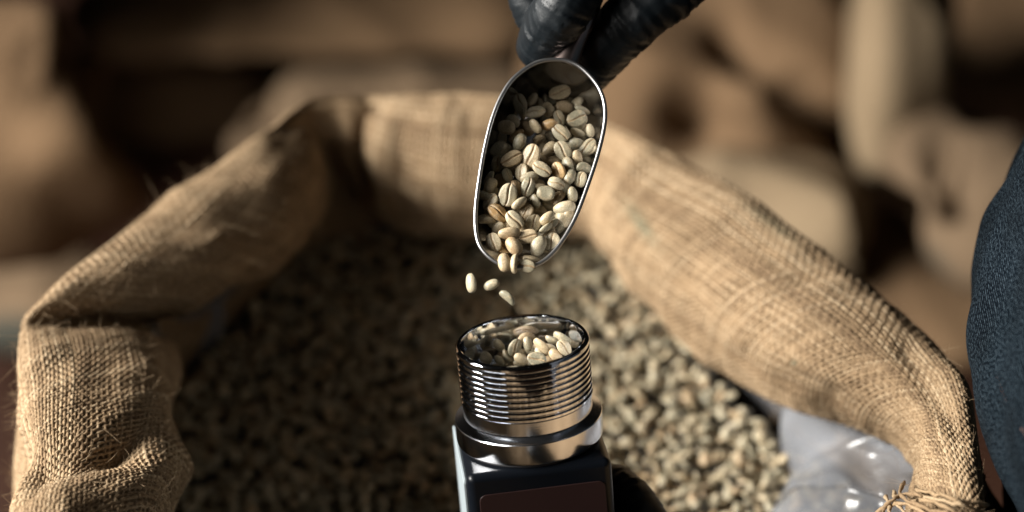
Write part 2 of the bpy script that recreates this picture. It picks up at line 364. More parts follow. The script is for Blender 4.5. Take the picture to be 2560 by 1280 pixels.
# the weave itself: every thread is a ribbon that goes over and under
PITCHW = .00225
nwu = int(RING / PITCHW) // 2 * 2; v0 = V_LO - .06; v1 = .93
nwv = int((v1 - v0) * PROF_LEN / PITCHW)
def smooth_noise(n, m, sx, sy, amp):
    a = rng.normal(size=(max(4, n // sx + 3), max(4, m // sy + 3)))
    x = np.linspace(0, a.shape[0] - 2.001, n); y = np.linspace(0, a.shape[1] - 2.001, m); i = x.astype(int); j = y.astype(int); fx = (x - i)[:, None]; fy = (y - j)[None, :]
    fx = fx * fx * (3 - 2 * fx); fy = fy * fy * (3 - 2 * fy)
    return amp * (a[i][:, j] * (1 - fx) * (1 - fy) + a[i + 1][:, j] * fx * (1 - fy) + a[i][:, j + 1] * (1 - fx) * fy + a[i + 1][:, j + 1] * fx * fy)
Vall, Qall, Tall = [], [], []; voff = 0
NPR = 5
for kind in (0, 1):
    nth, ncr = (nwu, nwv) if kind == 0 else (nwv, nwu)     # threads, crossings per thread
    sub = 2; nl = ncr * sub
    th = np.arange(nth)[:, None]; cr = (np.arange(nl)[None, :] / sub)
    wob = smooth_noise(nth, nl, 1, 16, .10) + smooth_noise(nth, nl, 6, 40, .30)
    pos = th + .5 + wob
    lvl = np.cos(math.pi * (cr - .5)) * np.where((th + kind) % 2 == 0, 1, -1)
    wid = (.345 + smooth_noise(nth, nl, 1, 9, .055) + rng.normal(size=(nth, 1)) * .045) * PITCHW
    if kind == 0: a, c = pos / nwu, v0 + (v1 - v0) * (cr + .25) / nwv + 0 * pos
    else: a, c = (cr + .25) / nwu + 0 * pos, v0 + (v1 - v0) * pos / nwv
    P = samp(SURF, a, c); N = samp(NRM, a, c); N /= np.linalg.norm(N, axis=2, keepdims=True)
    T = np.gradient(P, axis=1); T /= np.linalg.norm(T, axis=2, keepdims=True) + 1e-12
    Bn = np.cross(N, T)
    P = P + N * (lvl * .00032)[..., None]
    tint = np.clip(.5 + rng.normal(size=(nth, 1)) * .22 + smooth_noise(nth, nl, 1, 7, .12), 0, 1)
    rows = []
    for q, (sx, h) in enumerate(((-1, -.55), (-.62, .12), (0, .42), (.62, .12), (1, -.55))):
        rows.append(P + Bn * (wid * sx)[..., None] + N * (wid * h)[..., None])
    G = np.stack(rows, 2)                                   # nth, nl, 5, 3
    base = voff + (np.arange(nth)[:, None, None] * nl + np.arange(nl - 1)[None, :, None]) * NPR + np.arange(NPR - 1)[None, None, :]
    Qall.append(np.stack([base, base + 1, base + 1 + NPR, base + NPR], -1).reshape(-1, 4))
    Vall.append(G.reshape(-1, 3)); Tall.append(np.repeat(tint[..., None], NPR, 2).ravel()); voff += nth * nl * NPR
V = np.concatenate(Vall); Q = np.concatenate(Qall); Tn = np.concatenate(Tall)
# leave out what lies well outside the picture
px, py = project(V); keepv = (px > -150) & (px < 2710) & (py < 1420)
keep = keepv[Q[:, 0]]; Q = Q[keep]
used = np.zeros(len(V), bool); used[Q.ravel()] = True; rem = np.cumsum(used) - 1
V, Tn, Q = V[used], Tn[used], rem[Q]
px, py = project(V)
def blot(cx, cy, wx, wy, ang=0.):
    c_, s_ = math.cos(R(ang)), math.sin(R(ang)); x, y = px - cx, py - cy
    return np.exp(-((x * c_ + y * s_) / wx) ** 2 - ((-x * s_ + y * c_) / wy) ** 2)
prt = .55 * blot(1600, 555, 60, 16, 55) + .6 * blot(1985, 907, 7, 7) + .35 * blot(1930, 560, 90, 12, 38)
prt = np.clip(prt * (1 + .5 * rng.normal(size=len(prt))), 0, .8)
th_o = quads_obj('woven_thread', V - SACK_OFF, Q, m_burlap, sack); th_o['kind'] = 'stuff'; attr(th_o, 'tint', Tn); attr(th_o, 'print', prt)
# loose jute fibres standing off the cloth
FV, FF = [], []
nf = 3600; fa = rng.uniform(0, 1, nf * 3); fc = V_LO - .05 + rng.beta(1.6, 2.2, nf * 3) * (.90 - V_LO)
P = samp(SURF, fa, fc); N = samp(NRM, fa, fc); fx, fy = project(P); ok = (fx > -60) & (fx < 2620) & (fy < 1330)
P, N = P[ok][:nf], N[ok][:nf]
for k in range(len(P)):
    L = rng.uniform(.002, .007) * (2.0 if rng.random() < .07 else 1); d = nrm(nrm(N[k]) * rng.uniform(.2, 1) + rng.normal(size=3) * .75); cvec = rng.normal(size=3) * .8
    pts = [P[k] + d * L * s + cvec * L * s * s * .7 for s in (0, .33, .66, 1)]
    v_, f_ = tube(pts, [.00009, .00008, .00006, .00003], 3, False); o0 = len(FV); FV += v_; FF += [tuple(i + o0 for i in f) for f in f_]
fz = mesh_obj('loose_fibre', np.array(FV) - SACK_OFF, FF, m_burlap, sack); fz['kind'] = 'stuff'; attr(fz, 'tint', np.full(len(FV), .75)); attr(fz, 'print', np.zeros(len(FV)))
# frayed hem threads at the near right corner of the mouth
fr_sets = [((2290, 1225, .690), (2330, 1232, .705), (2390, 1250, .712), (2470, 1262, .706)), ((2270, 1240, .685), (2340, 1248, .706), (2410, 1264, .712), (2480, 1288, .70)),
           ((2200, 1290, .68), (2225, 1255, .69), (2262, 1235, .692), (2300, 1240, .70)), ((2180, 1296, .675), (2215, 1266, .685), (2270, 1262, .695), (2330, 1292, .70)),
           ((2235, 1225, .685), (2240, 1255, .69), (2262, 1280, .69), (2300, 1300, .69)), ((2260, 1205, .68), (2252, 1236, .69), (2290, 1262, .70), (2370, 1282, .71)),
           ((2300, 1246, .70), (2350, 1262, .71), (2400, 1282, .71), (2440, 1310, .70)), ((2215, 1240, .685), (2224, 1270, .688), (2222, 1290, .688), (2235, 1310, .685))]
for k, s in enumerate(fr_sets):
    P = catmull(np.array([at_z(*q) for q in s]), np.linspace(0, 3, 18)); P += rng.normal(size=P.shape) * .0003
    v_, f_ = tube(P, .0008 + .0002 * np.sin(np.arange(18) * 1.3 + k), 6)
    o = mesh_obj('frayed_thread', np.array(v_) - SACK_OFF, f_, m_burlap, sack); attr(o, 'tint', np.full(len(v_), .55 + .3 * math.sin(k * 2.1))); attr(o, 'print', np.zeros(len(v_)))

# ------------------------------------------------------------------ beans
def bean_mesh(name, seed, nu=30, nv=40):
    r = random.Random(seed); W = r.uniform(.33, .40); H = r.uniform(.25, .31); fl = r.uniform(.10, .17); s_amp = r.uniform(.02, .055) * r.choice((-1, 1)); bend = r.uniform(-.10, .12) if seed != 5 else .30
    gw = r.uniform(.020, .040); gd = r.uniform(.04, .075); V, C = [], []; nb = int(nv * .62); egg = r.uniform(-.12, .12)
    phs = [math.pi + math.pi * (.5 + .5 * math.copysign(abs(2 * q / nb - 1) ** 1.7, 2 * q / nb - 1)) for q in range(nb)] + [math.pi * q / (nv - nb) for q in range(nv - nb)]
    for i in range(nu + 1):
        th = math.pi * i / nu; x = -.5 * math.cos(th); s = math.sin(th) ** .84 * (1 + egg * 2 * x)
        for ph in phs:
            cy, cz = math.cos(ph), math.sin(ph); flat = cz < -1e-6
            if flat: cy = math.copysign(abs(cy) ** .8, cy)
            y = W * s * cy; z = s * (H * cz if not flat else -fl * abs(cz) ** .55); cre = 0
            if flat:
                yc = s_amp * math.sin(2 * math.pi * x); g = math.exp(-((y - yc) / gw) ** 2) * min(1, s * 1.2)
                z += gd * g * (1 - abs(2 * x) ** 4 * .5); cre = math.exp(-((y - yc) / (gw * .95)) ** 2)
                z -= .018 * math.exp(-((abs(y - yc) - gw * 2.4) / .07) ** 2) * s
            z += bend * (4 * x * x - .4) * .5
            p = Vector((x, y, z)); k = 1 + .05 * noise.noise(p * 2.6 + Vector((seed * 7, 0, 0))) + .012 * noise.noise(p * 9 + Vector((seed * 7, 0, 0))); p *= k
            V.append(p); C.append(min(1, cre))
    F = [(i * nv + j, i * nv + (j + 1) % nv, (i + 1) * nv + (j + 1) % nv, (i + 1) * nv + j) for i in range(nu) for j in range(nv)]
    me = bpy.data.meshes.new(name); me.from_pydata([tuple(v) for v in V], [], F); me.polygons.foreach_set('use_smooth', [True] * len(F)); 
    a = me.attributes.new('crease', 'FLOAT', 'POINT'); a.data.foreach_set('value', C)
    bm = bmesh.new(); bm.from_mesh(me); bmesh.ops.remove_doubles(bm, verts=bm.verts, dist=1e-5); bmesh.ops.recalc_face_normals(bm, faces=bm.faces); bm.to_mesh(me); bm.free()
    return me
SIZE = .001
HERO = [bean_mesh('coffee_bean', s) for s in range(8)]
def scaled_mesh(me, s):
    m2 = me.copy(); m2.transform(Matrix.Scale(s, 4)); return m2
HERO_MM = [scaled_mesh(m, .0088) for m in HERO]
for m in HERO_MM: m.materials.append(m_bean)
HERO_OR = [m.copy() for m in HERO_MM[:3]]
for m in HERO_OR: m.materials.clear(); m.materials.append(m_bean_orange)
N_BEAN = 0
def put_bean(P, ang, roll, tilt, length, label, group=None, orange=False, mi=None):
    """ang = direction of the long axis as seen by the camera, roll 0 = crease towards the camera, 180 = rounded back"""
    global N_BEAN
    X = nrm(RT * math.cos(R(ang)) - UP * math.sin(R(ang))); Z = -VD
    X = nrm(X * math.cos(R(tilt)) + Z * math.sin(R(tilt))); Z = nrm(Z - X * Z.dot(X)); Y = np.cross(Z, X)
    # crease is on local -z
    zz = -(Z * math.cos(R(roll)) + Y * math.sin(R(roll))); yy = np.cross(zz, X)
    pool = HERO_OR if orange else HERO_MM
    me = pool[(mi if mi is not None else N_BEAN * 5 + int(abs(ang))) % len(pool)]
    o = bpy.data.objects.new('coffee_bean', me); col.objects.link(o)
    s = length / .0088
    M = Matrix((X, yy, zz)).transposed().to_4x4(); M.translation = Vector(P); o.matrix_world = M @ Matrix.Diagonal((s, s * random.uniform(.86, 1.10), s * random.uniform(.85, 1.10), 1))
    tag(o, label, 'coffee bean', group); N_BEAN += 1
    return o

# ------------------------------------------------------------------ scoop
DS = .85
SC = at(1352, 400, DS)
TH = R(17)                                                # lip comes towards the camera
dnimg = nrm(-UP * math.cos(R(10)) - RT * math.sin(R(10)))   # down the photograph, a little to the left
AX = nrm(dnimg * math.cos(TH) - VD * math.sin(TH))          # scoop axis, handle to lip
NN = nrm(-VD * math.cos(TH) - dnimg * math.sin(TH))         # out of the mouth
TT = np.cross(NN, AX)
TT = TT if TT.dot(RT) > 0 else -TT
def ray_plane(px, py, off=0.):
    r = VD + RT * ((px - 1280) / FPX) - UP * ((py - 640) / FPX)
    return CAM + r * (((SC + NN * off) - CAM).dot(NN) / r.dot(NN))
rim_px = [(1395, 149), (1340, 157), (1290, 190), (1258, 232), (1232, 292), (1212, 370), (1198, 450), (1189, 530), (1192, 590), (1207, 626), (1240, 655), (1280, 668), (1325, 666), (1362, 650),
          (1400, 610), (1438, 545), (1470, 462), (1495, 385), (1511, 315), (1512, 265), (1500, 225), (1475, 190), (1440, 161)]
rim3 = np.array([ray_plane(*p) for p in rim_px])
rim = catmull(rim3, np.linspace(0, len(rim3), 200, endpoint=False), closed=True)
st = np.stack([(rim - SC) @ AX, (rim - SC) @ TT], 1)
smin, smax = st[:, 0].min(), st[:, 0].max()
ss = smin + (smax - smin) * (1 - np.cos(np.linspace(0, math.pi, 60))) / 2
ib, il = st[:, 0].argmin(), st[:, 0].argmax()
def side(i0, i1):
    idx = np.arange(i0, i1 if i1 > i0 else i1 + 200) % 200; a = st[idx]; o_ = np.argsort(a[:, 0]); return a[o_]
sa, sb = side(ib, il), side(il, ib)
ta = np.interp(ss, sa[:, 0], sa[:, 1]); tb = np.interp(ss, sb[:, 0], sb[:, 1])
lo, hi = np.minimum(ta, tb), np.maximum(ta, tb)
f = (ss - smin) / (smax - smin)
depth = .026 * np.clip(f / .10, 0, 1) ** .45 * (1 - np.clip((f - .35) / .65, 0, 1) ** 1.6)
scoop = empty('metal_scoop', SC); tag(scoop, 'shiny steel scoop tipping green coffee beans out over the meter', 'scoop')
nphi = 41; V = []
for k in range(60):
    for ph in np.linspace(-math.pi / 2, math.pi / 2, nphi):
        V.append(AX * ss[k] + TT * ((lo[k] + hi[k]) / 2 + (hi[k] - lo[k]) / 2 * math.sin(ph)) - NN * depth[k] * max(0, math.cos(ph)) ** .8)
bowl = quads_obj('bowl', np.array(V), grid_quads(60, nphi), m_steel, scoop)
md = bowl.modifiers.new('thick', 'SOLIDIFY'); md.thickness = .0008; md.offset = 0
v_, f_ = tube(np.vstack([rim, rim[:1]]) - SC, .00085, 10, False); mesh_obj('rolled_rim', v_, f_, m_rim, scoop)
hp = np.array([ray_plane(1412, 160, -.006), ray_plane(1440, 95, -.003), ray_plane(1466, 30, .001), ray_plane(1495, -60, .002), ray_plane(1525, -190, .0)])
hpts = catmull(hp, np.linspace(0, 4, 30)) - SC
v_, f_ = tube(hpts, np.interp(np.linspace(0, 1, 30), [0, .2, .5, .95, 1], [.0055, .0046, .0048, .0055, .003]), 20); mesh_obj('handle', v_, f_, m_handle, scoop)

# beans in the scoop, one by one (zoomed photo coordinates: zoom, x, y, length, angle, roll, layer 0 top / 1 / 2)
Z1, Z2 = (1180, 130), (1180, 400)
L_TOP = 'biggest coffee bean at the back of the scoop, sitting alone above the heap'
BEANS = [
 (1, 935, 432, 240, -20, 25, 0, L_TOP), (1, 648, 508, 160, -60, 165, 1), (1, 535, 622, 205, 75, 75, 1), (1, 680, 640, 210, -10, 20, 0, 'bean with a dark open crease at the upper left of the scoop heap'),
 (1, 812, 620, 170, 70, 170, 1), (1, 980, 590, 190, 10, 175, 1), (1, 1070, 525, 140, 40, 180, 2), (1, 830, 515, 140, 20, 180, 2), (1, 1180, 612, 180, 25, 80, 0, 'thin sunlit bean on its edge by the upper right wall of the scoop'),
 (1, 930, 705, 180, 70, 0, 1), (1, 1115, 712, 215, -20, 8, 0, 'bright cream bean, crease up, at the upper right of the scoop heap'), (1, 1235, 750, 160, 60, 170, 2), (1, 675, 790, 170, 55, 130, 0),
 (1, 830, 775, 180, -10, 150, 0, 'tan-orange rounded bean in the upper middle of the scoop heap', 1), (1, 370, 805, 190, 10, 175, 0, 'smooth grey bean highest against the left wall of the scoop'), (1, 440, 740, 160, 45, 175, 1), (1, 590, 810, 170, 50, 175, 2),
 (1, 945, 862, 215, 45, -10, 0, 'pale bean with a curled crease in the centre of the upper scoop heap'), (1, 1020, 850, 140, 60, 90, 1), (1, 1135, 855, 180, 25, 105, 1), (1, 1262, 840, 150, 80, 180, 0, 'small cream oval bean against the right wall of the scoop'),
 (1, 470, 890, 190, -40, 60, 1, None, 1), (1, 300, 940, 190, -70, 175, 2), (1, 503, 965, 200, -65, 178, 0, 'plump tan bean, rounded back up, left of the heap centre'), (1, 355, 1050, 160, -40, 170, 2),
 (1, 700, 930, 150, -40, 100, 1), (1, 830, 905, 140, 60, 180, 2), (1, 832, 1030, 175, -50, 175, 1), (1, 968, 1050, 215, 60, 0, 0, 'grey-green bean, dark crease straight up, right of heap centre'), (1, 1100, 975, 195, 5, 125, 1),
 (1, 1230, 1010, 220, -45, 30, 0, 'shrivelled folded bean touching the right rim of the scoop'), (1, 1125, 1130, 170, 70, 175, 0), (1, 1228, 1150, 120, 30, 180, 1), (1, 420, 1140, 240, -25, 10, 0, 'long bean with a shiny pale crease near the left wall, heap middle'),
 (1, 630, 1115, 270, 110, -18, 0, 'longest bean, half open towards the right, in the middle of the heap'), (1, 270, 1195, 175, 100, 10, 1), (1, 880, 1170, 160, 20, 175, 1), (1, 770, 1140, 140, 40, 180, 2), (1, 1025, 1200, 170, 65, 150, 0), (1, 1190, 1240, 170, 10, 150, 0),
 (2, 745, 95, 220, 35, 0, 0, 'bean with a rough speckled flat face up, exact middle of the heap'), (2, 925, 115, 195, 65, -30, 0, None, 1), (2, 1045, 180, 165, -65, 175, 0), (2, 1158, 207, 170, -70, 20, 0), (2, 900, 252, 185, 25, 10, 0),
 (2, 380, 170, 170, 70, 30, 1), (2, 530, 130, 185, 100, -40, 1), (2, 610, 185, 200, -15, 130, 1), (2, 597, 290, 210, 105, 0, 0, 'bright cream bean with a tan slit crease, below the heap middle'), (2, 385, 370, 245, 105, 0, 0, 'long pale grey bean with a white crease, left below the heap middle'),
 (2, 480, 300, 185, 75, 60, 1), (2, 200, 280, 185, -65, 170, 0, 'grey bean with torn brown skin against the left wall'), (2, 310, 225, 170, 50, 175, 2), (2, 195, 448, 205, -50, 30, 0), (2, 500, 455, 185, -35, 100, 0), (2, 790, 355, 195, 10, 178, 0, 'speckled round-backed bean right of the two pale creased ones'),
 (2, 915, 405, 185, -45, 40, 1), (2, 725, 270, 150, 40, 170, 2), (2, 670, 430, 175, 60, 120, 1), (2, 1072, 370, 170, 85, 180, 0, 'pale egg-shaped bean alone by the right rim, lower half'), (2, 280, 565, 245, 40, 20, 0, 'orange-brown bean with torn skin near the left wall', 1),
 (2, 455, 640, 225, 50, 5, 0, 'grey creased bean lying just right of the orange-brown one'), (2, 580, 560, 185, -60, 30, 1), (2, 810, 480, 140, 40, 175, 2), (2, 985, 510, 240, -12, 150, 0, 'large split bean leaning on the right rim, lower half'), (2, 980, 595, 205, 5, 75, 1),
 (2, 800, 620, 180, -45, 150, 0), (2, 780, 720, 160, -35, 100, 0), (2, 655, 670, 190, 110, 0, 1), (2, 935, 720, 195, -50, 90, 1), (2, 220, 650, 180, 60, 40, 1), (2, 285, 730, 160, -50, 170, 1), (2, 370, 700, 100, 10, 175, 1),
 (2, 398, 780, 235, -5, 130, 0, 'long smooth bean lying crosswise near the lip of the scoop'), (2, 597, 815, 205, -10, 0, 0, 'white-rimmed bean with a level crease, nearest the middle of the lip'), (2, 230, 880, 205, 75, -10, 0, 'creased bean leaning on the left side of the lip'),
 (2, 445, 915, 210, 50, 178, 0, 'smooth cream bean, back up, at the lip above the hanging beans'), (2, 355, 955, 205, 35, 30, 1, 'brown-skinned bean half under a smooth cream one at the lip', 1), (2, 705, 920, 230, -70, 178, 0, 'fat smooth bean with a yellow tip at the right of the lip'), (2, 850, 885, 220, -75, 20, 0, 'creased bean upright against the right edge of the lip'),
 (2, 595, 970, 140, 40, 175, 2), (2, 630, 1050, 170, 10, 80, 0), (2, 345, 1095, 195, 80, 178, 0, 'leftmost bean hanging over the scoop lip, cream and smooth'), (2, 460, 1105, 205, 95, 80, 0, 'middle bean hanging over the scoop lip, seen edge on'), (2, 585, 1130, 180, 15, 0, 0, 'rightmost bean hanging over the scoop lip, crease up'),
 (2, 720, 540, 170, 20, 170, 2), (2, 400, 510, 170, 70, 175, 2), (2, 900, 660, 170, 40, 170, 2), (2, 300, 360, 160, 30, 175, 2), (2, 640, 860, 170, 20, 175, 2), (2, 480, 560, 170, 20, 175, 2), (2, 560, 400, 160, 20, 175, 2), (1, 760, 1050, 160, 80, 175, 2), (1, 560, 1080, 170, 30, 175, 2), (1, 1100, 1060, 150, 30, 170, 2), (2, 1010, 300, 150, 60, 170, 2), (2, 860, 760, 160, 70, 170, 2), (2, 190, 560, 150, 70, 170, 2)]
G_SC = 'coffee beans heaped in the scoop'
mm_px = 1000 * DS / FPX                                   # mm per photo pixel at the scoop
for e in BEANS:
    zm, x, y, L, a, ro, ly = e[:7]; lab = e[7] if len(e) > 7 else None; org = len(e) > 8
    z0 = Z1 if zm == 1 else Z2; px_, py_ = z0[0] + x / 4.267, z0[1] + y / 4.267
    P = ray_plane(px_, py_); q = P - SC; fs = (q @ AX - smin) / (smax - smin); fs_ = min(1, max(0, fs))
    c_ = np.interp(q @ AX, ss, (lo + hi) / 2); hw = np.interp(q @ AX, ss, (hi - lo) / 2); lat = min(1, abs(q @ TT - c_) / max(hw, .004))
    h = -np.interp(fs_, [0, .15, .3, .55, .8, 1], [.019, .016, .010, .004, .0015, .001]) - .004 * lat ** 2 - (0, .0036, .0072)[ly] + random.uniform(-.0006, .0006)
    if fs_ > .96: h = .0005 - .002 * ly
    P = ray_plane(px_, py_, h)
    if lab is None:
        lab = ('orange-tinged coffee bean half buried in the scoop heap' if org else ('coffee bean in the upper scoop heap, partly hidden by its neighbours' if fs_ < .5 else 'coffee bean in the lower scoop heap, partly hidden by its neighbours'))
    put_bean(P, a, ro, random.uniform(-14, 14), L / 4.267 * mm_px / 1000 * 1.03, lab, G_SC, org)
for k in range(64):
    fs_ = random.uniform(.12, .84); s0 = smin + fs_ * (smax - smin); c_ = np.interp(s0, ss, (lo + hi) / 2); hw = np.interp(s0, ss, (hi - lo) / 2); dp = np.interp(s0, ss, depth); l_ = random.uniform(-.88, .88)
    h = -np.interp(fs_, [0, .15, .3, .55, .8, 1], [.019, .016, .010, .004, .0015, .001]) - .0105; h = max(h, -dp * math.sqrt(1 - l_ * l_) + .0026)
    if h > -.0045 and fs_ < .8: h = -.0052
    put_bean(SC + AX * s0 + TT * (c_ + hw * .93 * l_) + NN * h, random.uniform(0, 180), random.choice((0, 180, 90)) + random.uniform(-25, 25), random.uniform(-25, 25), .0086, 'coffee bean in the lower layer of the scoop heap, showing only between others', G_SC)
# beans in mid air
put_bean(at(1180, 708, .850), 82, 118, 8, .0080, 'leftmost falling coffee bean, upright in mid-air below the scoop', 'falling coffee beans', mi=2)
put_bean(at(1229, 712, .849), -25, 182, 15, .0068, 'round-backed falling coffee bean, middle of the three in mid-air', 'falling coffee beans', mi=3)
put_bean(at(1271, 742, .848), 42, 95, 5, .0079, 'curved falling coffee bean, lowest of the three, just above the collar', 'falling coffee beans', mi=5)

# ------------------------------------------------------------------ moisture meter
MC = at(1305, 849, .846)                                  # centre of the collar's top edge
tocam = nrm(CAM - MC); upi = nrm(UP - tocam * UP.dot(tocam)); rti = np.cross(upi, tocam)
el, lean = R(23.5), R(5)
AZ = nrm(tocam * math.sin(el) + (upi * math.cos(lean) - rti * math.sin(lean)) * math.cos(el))
FY = nrm(-tocam + AZ * AZ.dot(tocam)); tw = R(4.5)            # local +y points away from the camera
FX = np.cross(FY, AZ); FX, FY = FX * math.cos(tw) + FY * math.sin(tw), FY * math.cos(tw) - FX * math.sin(tw)
MM = Matrix((FX, FY, AZ)).transposed().to_4x4(); MM.translation = Vector(MC)
meter = empty('moisture_meter'); meter.matrix_world = MM; tag(meter, 'black handheld grain moisture meter with threaded chrome collar, filled with beans', 'moisture meter')
def lathe(name, pr, m, seg=160, parent=meter, fn=None):
    n = len(pr); V = []
    for s in range(seg):
        a = 2 * math.pi * s / seg
        for (r, z) in pr:
            if fn: r = fn(r, z, a)
            V.append((r * math.cos(a), r * math.sin(a), z))
    return quads_obj(name, np.array(V), grid_quads(seg, n, True)[:, ::-1], m, parent, 24)
RO, RI = .0266, .0246; pt = .00238
tp = [(RO, -.0013)]
for k in range(9):
    z = -.0024 - k * pt; tp += [(RO, z - .02 * pt), (RO - .00075, z - .30 * pt), (RO - .00078, z - .40 * pt), (RO - .00008, z - .58 * pt), (RO, z - .62 * pt)]
tp += [(RO, -.0024 - 9 * pt), (RO - .0007, -.0246), (RO - .0007, -.0249)]
lathe('threaded_collar', tp[::-1], m_chrome, 220)
lip = [(RO + .0002, -.0014), (RO + .0001, -.0008), (RO - .0004, -.0002), (RO - .0008, 0)] + [(RI + .0006, 0), (RI + .0002, -.0002), (RI, -.0008), (RI, -.008), (RI, -.026)]
lathe('collar_bore', lip, m_chrome)
lathe('collar_neck', [(RO - .0006, -.0300), (RO - .0006, -.0246)], m_brushed)
fl_p = [(.0200, -.0412), (.0290, -.0412), (.0296, -.0408), (.0297, -.0400), (.0297, -.0324), (.0295, -.0320), (.0259, -.0303)]
lathe('flange_ring', fl_p, m_brushed)
lathe('bore_floor', [(RI, -.0255), (.0001, -.026)], m_gasket, 60)
lathe('gasket', [(.020, -.0424), (.0284, -.0424), (.0286, -.0418), (.0284, -.0412), (.02, -.0412)], m_gasket, 100)
def rbox(name, dx, dy, dz, rad, seg, m, loc, parent=meter):
    bm = bmesh.new(); bmesh.ops.create_cube(bm, size=1); bmesh.ops.scale(bm, vec=(dx, dy, dz), verts=bm.verts)
    bmesh.ops.bevel(bm, geom=bm.edges[:], offset=rad, segments=seg, affect='EDGES', profile=.5)
    bmesh.ops.translate(bm, vec=loc, verts=bm.verts); me = bpy.data.meshes.new(name); bm.to_mesh(me); bm.free()
    me.polygons.foreach_set('use_smooth', [True] * len(me.polygons)); me.materials.append(m); o = bpy.data.objects.new(name, me); col.objects.link(o); o.parent = parent
    md = o.modifiers.new('wn', 'WEIGHTED_NORMAL'); return o
rbox('meter_body', .0575, .0600, .098, .0034, 5, m_black, (0, 0, -.0422 - .049))
def rrect(name, w_, h_, r_, th_, m, M4, parent):
    bm = bmesh.new(); pts = []
    for cx_, cy_, a0 in ((w_ / 2 - r_, h_ / 2 - r_, 0), (-w_ / 2 + r_, h_ / 2 - r_, 90), (-w_ / 2 + r_, -h_ / 2 + r_, 180), (w_ / 2 - r_, -h_ / 2 + r_, 270)):
        for k in range(7): a = R(a0 + 15 * k); pts.append((cx_ + r_ * math.cos(a), cy_ + r_ * math.sin(a), 0))
    f0 = bm.faces.new([bm.verts.new(p) for p in pts]); ex = bmesh.ops.extrude_face_region(bm, geom=[f0]); vs_ = [g for g in ex['geom'] if isinstance(g, bmesh.types.BMVert)]
    bmesh.ops.translate(bm, vec=(0, 0, th_), verts=vs_); bmesh.ops.recalc_face_normals(bm, faces=bm.faces); bmesh.ops.transform(bm, matrix=M4, verts=bm.verts)
    me = bpy.data.meshes.new(name); bm.to_mesh(me); bm.free(); me.materials.append(m); o = bpy.data.objects.new(name, me); col.objects.link(o); o.parent = parent
    bv = o.modifiers.new('bevel', 'BEVEL'); bv.width = .0003; bv.segments = 2; return o
rrect('label_plate', .0500, .078, .0030, .0005, m_label, Matrix.Translation((.0005, -.0300 - .0001, -.0422 - .0085 - .039)) @ Matrix.Rotation(R(90), 4, 'X'), meter)
rrect('side_panel', .0520, .090, .0020, .0012, m_side, Matrix.Translation((-.02875, .0, -.0422 - .0035 - .045)) @ Matrix.Rotation(R(-90), 4, 'Y') @ Matrix.Rotation(R(90), 4, 'Z'), meter)
# beans inside the collar
MB = [(780, 640, 240, 50, 150, 0, 'rounded bean at the left of the collar filling'), (1070, 700, 310, 110, 20, 0, 'upright bean with its long crease showing, middle of the collar'), (1275, 640, 250, 80, 160, 0), (1510, 670, 340, 42, 115, 0, 'long tilted bean right of the collar middle'),
      (1420, 885, 310, 15, 5, 0, 'pale bean with open crease at the front edge of the collar'), (1860, 700, 290, 55, 12, 0, 'bright creased bean at the right front inside the collar'), (1680, 570, 260, 25, 100, 0), (1880, 520, 330, 30, 110, 0, 'long bean leaning on the right wall inside the collar'), (1240, 500, 310, -20, 110, 0, 'curved bean at the back of the collar filling'),
      (610, 860, 220, 50, 170, 1), (820, 900, 210, 40, 150, 1), (950, 830, 240, 60, 80, 1), (1470, 790, 230, 60, 150, 1), (1170, 880, 250, 30, 170, 1), (450, 840, 210, 20, 170, 1), (1100, 560, 220, 20, 170, 2), (1560, 560, 240, 70, 170, 2), (900, 680, 240, 10, 175, 2), (1720, 820, 250, 40, 170, 1), (1580, 900, 220, 10, 150, 2), (1350, 760, 250, 30, 170, 2), (700, 760, 250, 60, 170, 2), (1150, 960, 220, 10, 170, 2), (900, 960, 220, 30, 170, 2), (1400, 480, 230, 10, 170, 2), (1650, 700, 250, 20, 170, 2)]
for e in MB:
    x, y, L, a, ro, ly = e[:6]; px_, py_ = 1120 + x / 6.4, 760 + y / 6.4
    off = -.0085 - (0, .0028, .0062)[ly] + (x - 1200) / 1000 * .003
    r = VD + RT * ((px_ - 1280) / FPX) - UP * ((py_ - 640) / FPX); Q0 = MC + AZ * off; P = CAM + r * ((Q0 - CAM).dot(AZ) / r.dot(AZ))
    rad = P - Q0; rl = np.linalg.norm(rad)
    if rl > RI - .0035: P = Q0 + rad * ((RI - .0035) / rl)
    put_bean(P, a, ro, random.uniform(-12, 12), L / 6.4 * mm_px / 1000, e[6] if len(e) > 6 else 'coffee bean packed inside the chrome collar, partly hidden by others', 'coffee beans inside the collar')

for k in range(20):
    a = k * 2.4; r_ = .0195 * math.sqrt((k + .5) / 20); P = MC + FX * (r_ * math.cos(a)) + FY * (r_ * math.sin(a)) - AZ * random.uniform(.0165, .0185)
    put_bean(P, random.uniform(0, 180), random.choice((0, 180, 90)) + random.uniform(-25, 25), random.uniform(-20, 20), .0086, 'coffee bean deep inside the chrome collar, showing only between others', 'coffee beans inside the collar')
